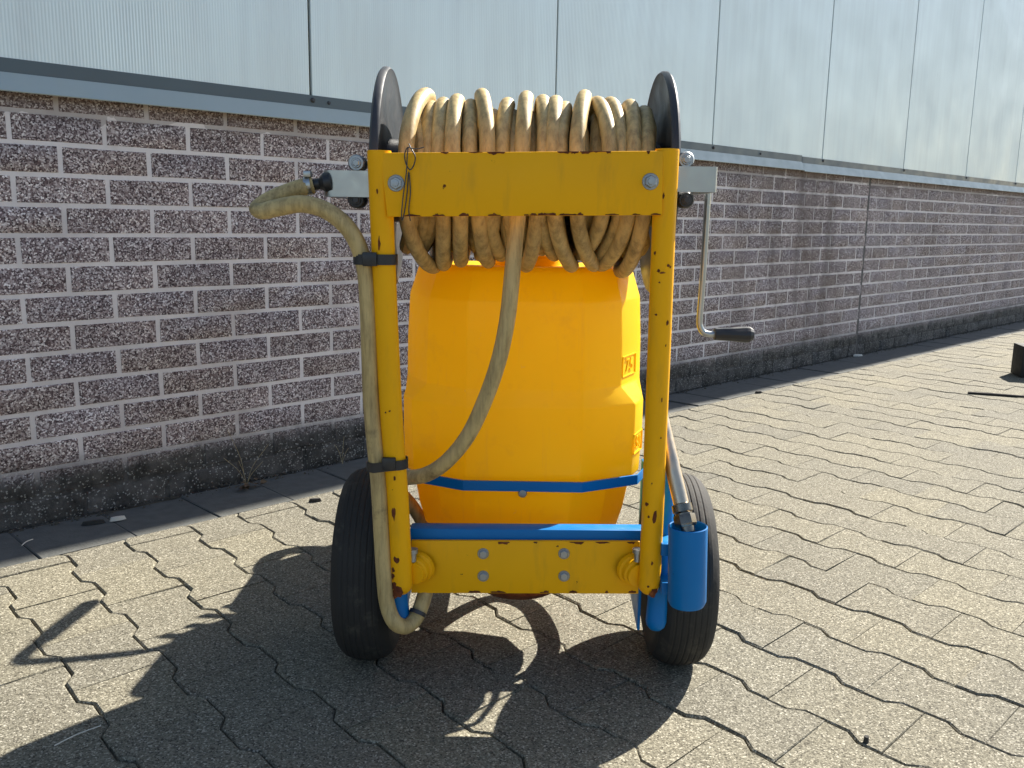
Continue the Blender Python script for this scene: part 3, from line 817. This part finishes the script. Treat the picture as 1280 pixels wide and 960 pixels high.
bm = BM(); hp = [Vector((0.03, 2.70, 0.40)), Vector((0.03, 2.73, 0.80)), Vector((0.02, 2.725, 0.905)), Vector((-0.02, 2.715, 0.94)), Vector((-0.18, 2.68, 0.948)), Vector((-0.225, 2.675, 0.948)), Vector((-0.24, 2.70, 0.948)), Vector((-0.238, 2.75, 0.948)), Vector((-0.225, 2.86, 0.948))]
add_tube(bm, smooth_path(hp, 6), 0.0135, 12); lev = part('unseen_shadow_lever', bm, STEEL, caster)
bm = BM(); add_tube(bm, [(-0.2355, 2.78, 0.948), (-0.22, 2.99, 0.948)], 0.0195, 12); part('grip', bm, BLACK, lev)  # added unseen end piece that thickens the bent bar's cast shadow
bm = BM(); add_tube(bm, [(TX, 2.90, 0.19), (TX, 2.93, 0.01)], 0.015, 12); part('unseen_prop_leg', bm, BLUE, CART)
bm = BM(); add_tube(bm, smooth_path([(0.04, 2.20, .30), (0.05, 2.27, .22), (0.075, 2.31, .165), (0.12, 2.315, .15), (0.175, 2.27, .15), (0.21, 2.16, .15), (0.222, 2.04, .155), (0.222, 1.96, .20)], 6), 0.021, 12); part('unseen_shadow_pipe', bm, BLACK, CART)  # unseen pipe added behind the tank, bent to cast an arched ground shadow

# ------------------------------------------------------------------ hoses
HR = 0.0155
hose = thing('hose', 'grimy beige hose wound in loose coils on the reel, one run hanging across the tank', 'hose', (0.02, RY, RZ-0.17))
Zt, Zf, Zb = 1.86, 1.715, 1.91
coils = [(529, 503, 502, 540, .175, .180), (534, 529, 524, 518, .148, .138), (549, 543, 549, 552, .156, .172), (567, 560, 571, 574, .158, .166),
         (583, 581, 593, 608, .148, .168), (596, 604, 606, 624, .176, .148), (629, 622, 614, 598, .156, .150), (652, 648, 634, 650, .173, .146),
         (672, 676, 668, 655, .167, .172), (688, 686, 672, 690, .160, .145), (700, 695, 690, 712, .145, .174), (724, 716, 719, 740, .174, .170),
         (738, 758, 752, 722, .160, .142), (755, 772, 775, 742, .163, .150), (780, 788, 784, 748, .158, .166), (798, 806, 803, 774, .140, .186)]
def px2x(px, Z): return (px-640)/FPX*Z
def coil_path(c, prev, nxt):
    t, f1, f2, b, Rt, Rb = c
    xt, xf1, xf2, xb = px2x(t, Zt), px2x(f1, Zf), px2x(f2, Zf), px2x(b, Zb)
    xs0 = (px2x(prev, Zt)+xt)/2; xs1 = (px2x(nxt, Zt)+xt)/2
    keys = [(0, xs0+random.uniform(-.006, .006)), (90, xt), (158, xf1), (202, xf2), (270, xb), (360, xs1)]
    out = []
    sy, sz = random.uniform(-.013, .013), random.uniform(-.003, .003)
    for a in range(0, 361, 9):
        for (a0, x0), (a1, x1) in zip(keys, keys[1:]):
            if a0 <= a <= a1:
                u = (a-a0)/(a1-a0); u = u*u*(3-2*u)*0.6+u*0.4; x = x0+(x1-x0)*u; break
        ar = radians(a)
        R = Rt+(Rb-Rt)*(0.5-0.5*sin(ar))
        ww = sin(ar/2)**0.5 if 0 < a < 360 else 0
        R = 0.158*(1-ww)+R*ww
        x = max(XL+0.032, min(XR-0.032, x))
        out.append(Vector((x, RY+R*cos(ar)+sy*ww, RZ+R*sin(ar)+sz*ww)))
    return out
for i, c in enumerate(coils):
    pv = coils[i-1][0] if i else 512; nx = coils[i+1][0] if i+1 < len(coils) else 806
    pth = coil_path(c, pv, nx)
    bm = BM(); add_tube(bm, smooth_path(pth, 3), HR, 14, True); part('coil', bm, HOSE, hose)
n_in = 15
for i in range(n_in):
    px = 512+(800-512)*i/(n_in-1); c = (px+random.uniform(-5, 5), px+random.uniform(-9, 9), px+random.uniform(-12, 12), px+random.uniform(-10, 10), .128, .132)
    pth = coil_path(c, px-9, px+9)
    pth = [Vector((p.x, RY+(p.y-RY)*(0.128/0.158 if k in (0, len(pth)-1) else 1), p.z)) for k, p in enumerate(pth)]
    bm = BM(); add_tube(bm, smooth_path(pth, 2), HR, 10, True); part('coil', bm, HOSE, hose)
run = [P(652, 225, 1.752), P(648, 262, 1.735), P(644, 300, 1.728), P(640, 345, 1.722), P(634, 400, 1.72), P(623, 452, 1.722), P(605, 503, 1.73), P(584, 546, 1.74), P(558, 577, 1.752), P(533, 593, 1.765), P(510, 597, 1.778), P(494, 596, 1.80), P(486, 597, 1.86), P(497, 612, 1.98), P(515, 632, 2.06), P(535, 662, 2.10), P(560, 680, 2.15)]
bm = BM(); add_tube(bm, smooth_path(run, 8), HR, 16, True, True); part('hanging_run', bm, HOSE, hose)

feed = thing('feed_hose', 'grimy beige hose strapped down the left frame tube and kinked at its top end', 'hose', P(480, 620, 1.69))
fp = [P(392, 231, 1.70), P(372, 236, 1.695), P(348, 245, 1.69), P(328, 255, 1.682), P(320, 261, 1.672), P(328, 264, 1.663), P(350, 259, 1.66), P(378, 255, 1.66), P(405, 262, 1.66), P(428, 278, 1.66), P(445, 301, 1.662), P(456, 335, tY(335)), P(460, 380, tY(380)), P(462, 440, tY(440)), P(464, 500, tY(500)), P(468, 550, tY(550)-.004), P(473, 600, tY(600)-.006), P(476.5, 660, tY(660)-.008), P(480, 720, tY(720)-.01), P(484, 755, tY(745)-.012), P(493, 777, 1.685), P(507, 783, 1.70), P(520, 772, 1.72), P(529, 750, 1.74), P(534, 728, 1.765), P(536, 700, 1.80)]
bm = BM()
sp = smooth_path(fp, 8)
def fr(t):
    i = t*(len(fp)-1)
    return HR*1.02*(1-0.20*math.exp(-((i-4.0)/0.9)**2))
add_tube(bm, sp, fr, 16, True, False); part('hose_run', bm, HOSE, feed)
# swivel tail and clamp
c = P(392, 231, 1.70)
bm = BM(); ax = (P(412, 229, 1.70)-P(372, 236, 1.70)).normalized()
add_lathe(bm, c, ax, [(0.010, -0.004), (0.0105, 0.012), (0.0185, 0.022), (0.0185, 0.034), (0.012, 0.036)], 18); part('hose_tail', bm, BLACK, feed)
bm = BM(); add_lathe(bm, c-ax*0.009, ax, [(0.0172, -0.006), (0.0176, -0.006), (0.0176, 0.006), (0.0172, 0.006)], 20)
q = c-ax*0.009+Vector((0, -0.006, 0.021)); add_box(bm, (q.x-.007, q.y-.009, q.z-.006), (q.x+.007, q.y+.009, q.z+.005), 0.002)
cl = part('hose_clamp', bm, ZINC, feed)
bm = BM(); q2 = P(522, 766, 1.722); d2 = (P(529, 750, 1.74)-P(520, 772, 1.72)).normalized(); add_lathe(bm, q2, d2, [(HR+.0002, -.004), (HR+.0022, -.004), (HR+.0022, .004), (HR+.0002, .004)], 18); part('band', bm, DARKM, feed)

# cable straps round tube and hose
def strap_band(yl, yr, y_c, label, tilt):
    t = thing('cable_strap', label, 'strap', P(473, y_c, 1.66), 'black straps on the left frame tube')
    xh = {324: 455, 580: 471}[y_c]; xt_ = {324: 479.5, 580: 493.5}[y_c]
    Yd = tY(y_c); A = P(xh, y_c+tilt, Yd-(.004 if y_c > 400 else 0)); B = P(xt_, y_c-tilt, Yd)
    r1, r2 = HR+0.0022, TR+0.0022
    bm = BM(); ring = []
    pts = []
    for k in range(13):
        a = pi/2+pi*k/12; pts.append((A.x+cos(a)*r1, A.y+sin(a)*r1, A.z))
    for k in range(13):
        a = -pi/2+pi*k/12; pts.append((B.x+cos(a)*r2, B.y+sin(a)*r2, B.z))
    hh = 0.0095
    cen = (A+B)/2
    for (x, y, z) in pts:
        d = Vector((x-cen.x, y-cen.y, 0)).normalized()*0.0022
        p = Vector((x, y, z)); ring.append([bm.verts.new(p+o) for o in (Vector((0, 0, -hh)), Vector((0, 0, hh)), d+Vector((0, 0, hh)), d+Vector((0, 0, -hh)))])
    n = len(ring)
    for i in range(n):
        A_, B_ = ring[i], ring[(i+1) % n]
        for k in range(4): bm.faces.new((A_[k], A_[(k+1) % 4], B_[(k+1) % 4], B_[k]))
    part('band', bm, BLACK, t)
    bx = P(462 if y_c < 400 else 486, y_c, Yd-TR-.005)
    bm = BM(); add_box(bm, (bx.x-.013, bx.y-.004, bx.z-.0125), (bx.x+.013, bx.y+.006, bx.z+.0125), .002); part('buckle', bm, BLACK, t)
strap_band(0, 0, 324, 'upper black buckle strap tying hose to the left yellow tube', 0)
strap_band(0, 0, 580, 'lower black buckle strap above the left wheel on the yellow tube', 2)

# wire tie looped over the plate
wt = [P(511, 180, 1.65), P(514, 186, 1.633), P(519, 196, 1.632), P(517, 207, 1.632), P(512, 212, 1.632), P(507, 203, 1.632), P(506, 192, 1.632), P(510, 184, 1.632), P(509, 196, 1.632), P(508, 215, 1.632), P(504, 245, 1.632), P(502, 268, 1.632), P(503, 275, 1.634), P(506, 262, 1.6345), P(509, 240, 1.6345), P(511, 215, 1.6345), P(513, 240, 1.6345), P(511, 262, 1.6345), P(513, 276, 1.64)]
bm = BM(); add_tube(bm, smooth_path(wt, 6), 0.0011, 6)
add_tube(bm, smooth_path([P(510, 184, 1.632), P(520, 186, 1.632), P(530, 184, 1.630)], 4), 0.0009, 6)
o = part('wire_tie', bm, DARKM, None); tag(o, 'thin dark wire tie twisted over the left end of the yellow plate', 'wire')

# spray lance standing in the blue cup
lan = thing('spray_lance', 'shiny steel spray lance standing in the blue cup beside the right wheel', 'lance', P(858, 700, 1.65))
A = P(852, 632, 1.668); B = P(822, 505, 1.755)
bm = BM(); add_tube(bm, [B, A], 0.0152, 20); part('pipe', bm, STEEL, lan)
d = (A-B).normalized()
bm = BM(); add_lathe(bm, A, d, [(0.0155, -0.004), (0.0195, -0.002), (0.020, 0.012), (0.0165, 0.015), (0.0165, 0.02)], 20); part('collar', bm, FITTING, lan)
bm = BM(); add_lathe(bm, A, d, [(0.0, 0.018), (0.0205, 0.018), (0.0215, 0.022), (0.0215, 0.036), (0.019, 0.041), (0.0, 0.041)], 6); part('hex_nut', bm, FITTING, lan, True, 20)
bm = BM(); add_lathe(bm, A, d, [(0.0145, 0.04), (0.0145, 0.052), (0.010, 0.058), (0.010, 0.07), (0, 0.07)], 16); part('nozzle', bm, FITTING, lan)

# ------------------------------------------------------------------ things lying about
b0 = G(1265, 474)
bm = BM(); add_box(bm, (0, 0, 0), (0.55, 0.2, 0.205), 0.008)
for v in bm.verts: v.co = Matrix.Rotation(radians(-12), 3, 'Z') @ v.co + Vector((b0.x+0.05, b0.y, 0.011)); 
o = part('rubber_block', bm, KERB, None); tag(o, 'black block standing on the paving at the right edge', 'block')
p0, p1 = G(1210, 491, 0.018), G(1330, 500, 0.018)
bm = BM(); add_tube(bm, smooth_path([p0, p0.lerp(p1, .4)+Vector((0, .012, 0)), p1], 5), 0.0075, 8); o = part('dark_strip', bm, CHIP, None); tag(o, 'thin dark strip on sunlit paving near the right edge', 'rod')  # thin dark tube just above the paving

def twig(pts, r, label, name='twig', cat='twig', mat=WOODY):
    bm = BM(); add_tube(bm, smooth_path(pts, 4), r, 6); o = part(name, bm, mat, None); tag(o, label, cat); return o
twig([G(27, 682, .016), G(33, 677, .02), G(41, 674, .016)], 0.0014, 'pale dry stalk in the wall shadow at the far left', mat=PALE)
twig([G(68, 932, .013), G(96, 918, .016), G(126, 907, .013)], 0.0011, 'thin pale stalk on shaded paving in the lower left corner', mat=PALE)
def chip(px, py, L, Wd, rot, mat, label, name, cat):
    bm = BM(); c = G(px, py, PZ+0.006); m_ = 7; top_, bot = [], []
    for k in range(m_):
        a = 2*pi*k/m_; rr = random.uniform(0.75, 1.1)
        v = Matrix.Rotation(rot, 3, 'Z') @ Vector((cos(a)*L*rr/2, sin(a)*Wd*rr/2, 0))
        top_.append(bm.verts.new(c+v*0.8+Vector((0, 0, .006)))); bot.append(bm.verts.new(c+v-Vector((0, 0, .006))))
    bm.faces.new(top_); bm.faces.new(bot)
    for k in range(m_): bm.faces.new((top_[k], top_[(k+1) % m_], bot[(k+1) % m_], bot[k]))
    o = part(name, bm, mat, None, True, 50); tag(o, label, cat)
chip(394, 625, .05, .018, .2, CHIP, 'small black scrap on the sunlit paving left of the left wheel', 'scrap', 'scrap')
chip(117, 653, .075, .016, .5, CHIP, 'dark stick scrap by the foot of the wall at left', 'scrap', 'scrap')
chip(147, 648, .05, .016, .6, PALE, 'pale cigarette-like scrap by the foot of the wall at left', 'scrap', 'scrap')
chip(948, 490, .05, .03, .1, CHIP, 'small dark clod on sunlit paving below the crank grip', 'clod', 'clod')
chip(1083, 924, .012, .012, 0, CHIP, 'round black pebble in a joint at the lower right', 'pebble', 'pebble')
chip(1155, 423, .16, .06, .4, CHIP, 'dark flat scrap in the wall shadow at the far right', 'scrap', 'scrap')
chip(1072, 444, .10, .05, .3, PALE, 'pale flat scrap by the foot of the expansion joint', 'scrap', 'scrap')
# dry weed at the wall
wd = thing('dry_weed', 'dry brown weed growing at the foot of the brick wall left of the cart', 'weed', G(308, 608))
base = G(308, 608, .01)
for k in range(5):
    bm = BM(); d = WV*random.uniform(-.12, .1)
    hgt = (0.22, .12, .14, .08, .1)[k]
    add_tube(bm, smooth_path([base, base+d*.3+Vector((0, 0, hgt*.5)), base+d+Vector((0, 0, hgt))], 5), 0.0009, 5); part('stalk', bm, WOODY, wd)
for k in range(16):
    bm = BM(); c = base+WV*random.gauss(0, .045)+UV*random.uniform(0.0, .05)+Vector((0, 0, random.uniform(.003, .03)))
    L, w_ = random.uniform(.02, .05), random.uniform(.006, .014); R3 = Matrix.Rotation(random.uniform(0, 6.3), 3, 'Z') @ Matrix.Rotation(random.uniform(-.6, .6), 3, 'X')
    vs = [bm.verts.new(c+R3 @ Vector(p)) for p in ((-L/2, 0, 0), (0, -w_, .004), (L/2, 0, .002), (0, w_, .004))]
    bm.faces.new(vs); part('leaf', bm, LEAFY, wd, False)
wd2 = thing('dry_weed', 'thin pale weed at the wall foot just left of the left wheel', 'weed', G(428, 580))
base = G(428, 580, .01)
for k, (dx, hgt) in enumerate(((-.035, .085), (0.01, .11), (.03, .06))):
    bm = BM(); add_tube(bm, smooth_path([base, base+WV*dx*.4+Vector((0, 0, hgt*.6)), base+WV*dx+Vector((0, 0, hgt))], 5), 0.001, 5); part('stalk', bm, WOODY, wd2)
# dirt and crumbs swept against the wall
bm = BM()
for k in range(2200):
    w = random.uniform(-1.0, 10.5); u = U_WALL+abs(random.gauss(0, 0.03))+0.003; s = random.uniform(.0015, .006) if k % 7 else random.uniform(.005, .011)
    c = UW(u, w, random.uniform(.006, .012))
    vs = [bm.verts.new(c+Vector((cos(a)*s, sin(a)*s, 0))) for a in (0, 2.1, 4.2)]; tp = bm.verts.new(c+Vector((0, 0, s)))
    for i in range(3): bm.faces.new((vs[i], vs[(i+1) % 3], tp))
o = part('grit', bm, DIRT, None, False); o['kind'] = 'stuff'; tag(o, 'dark grit and crumbs swept against the foot of the brick wall', 'grit')
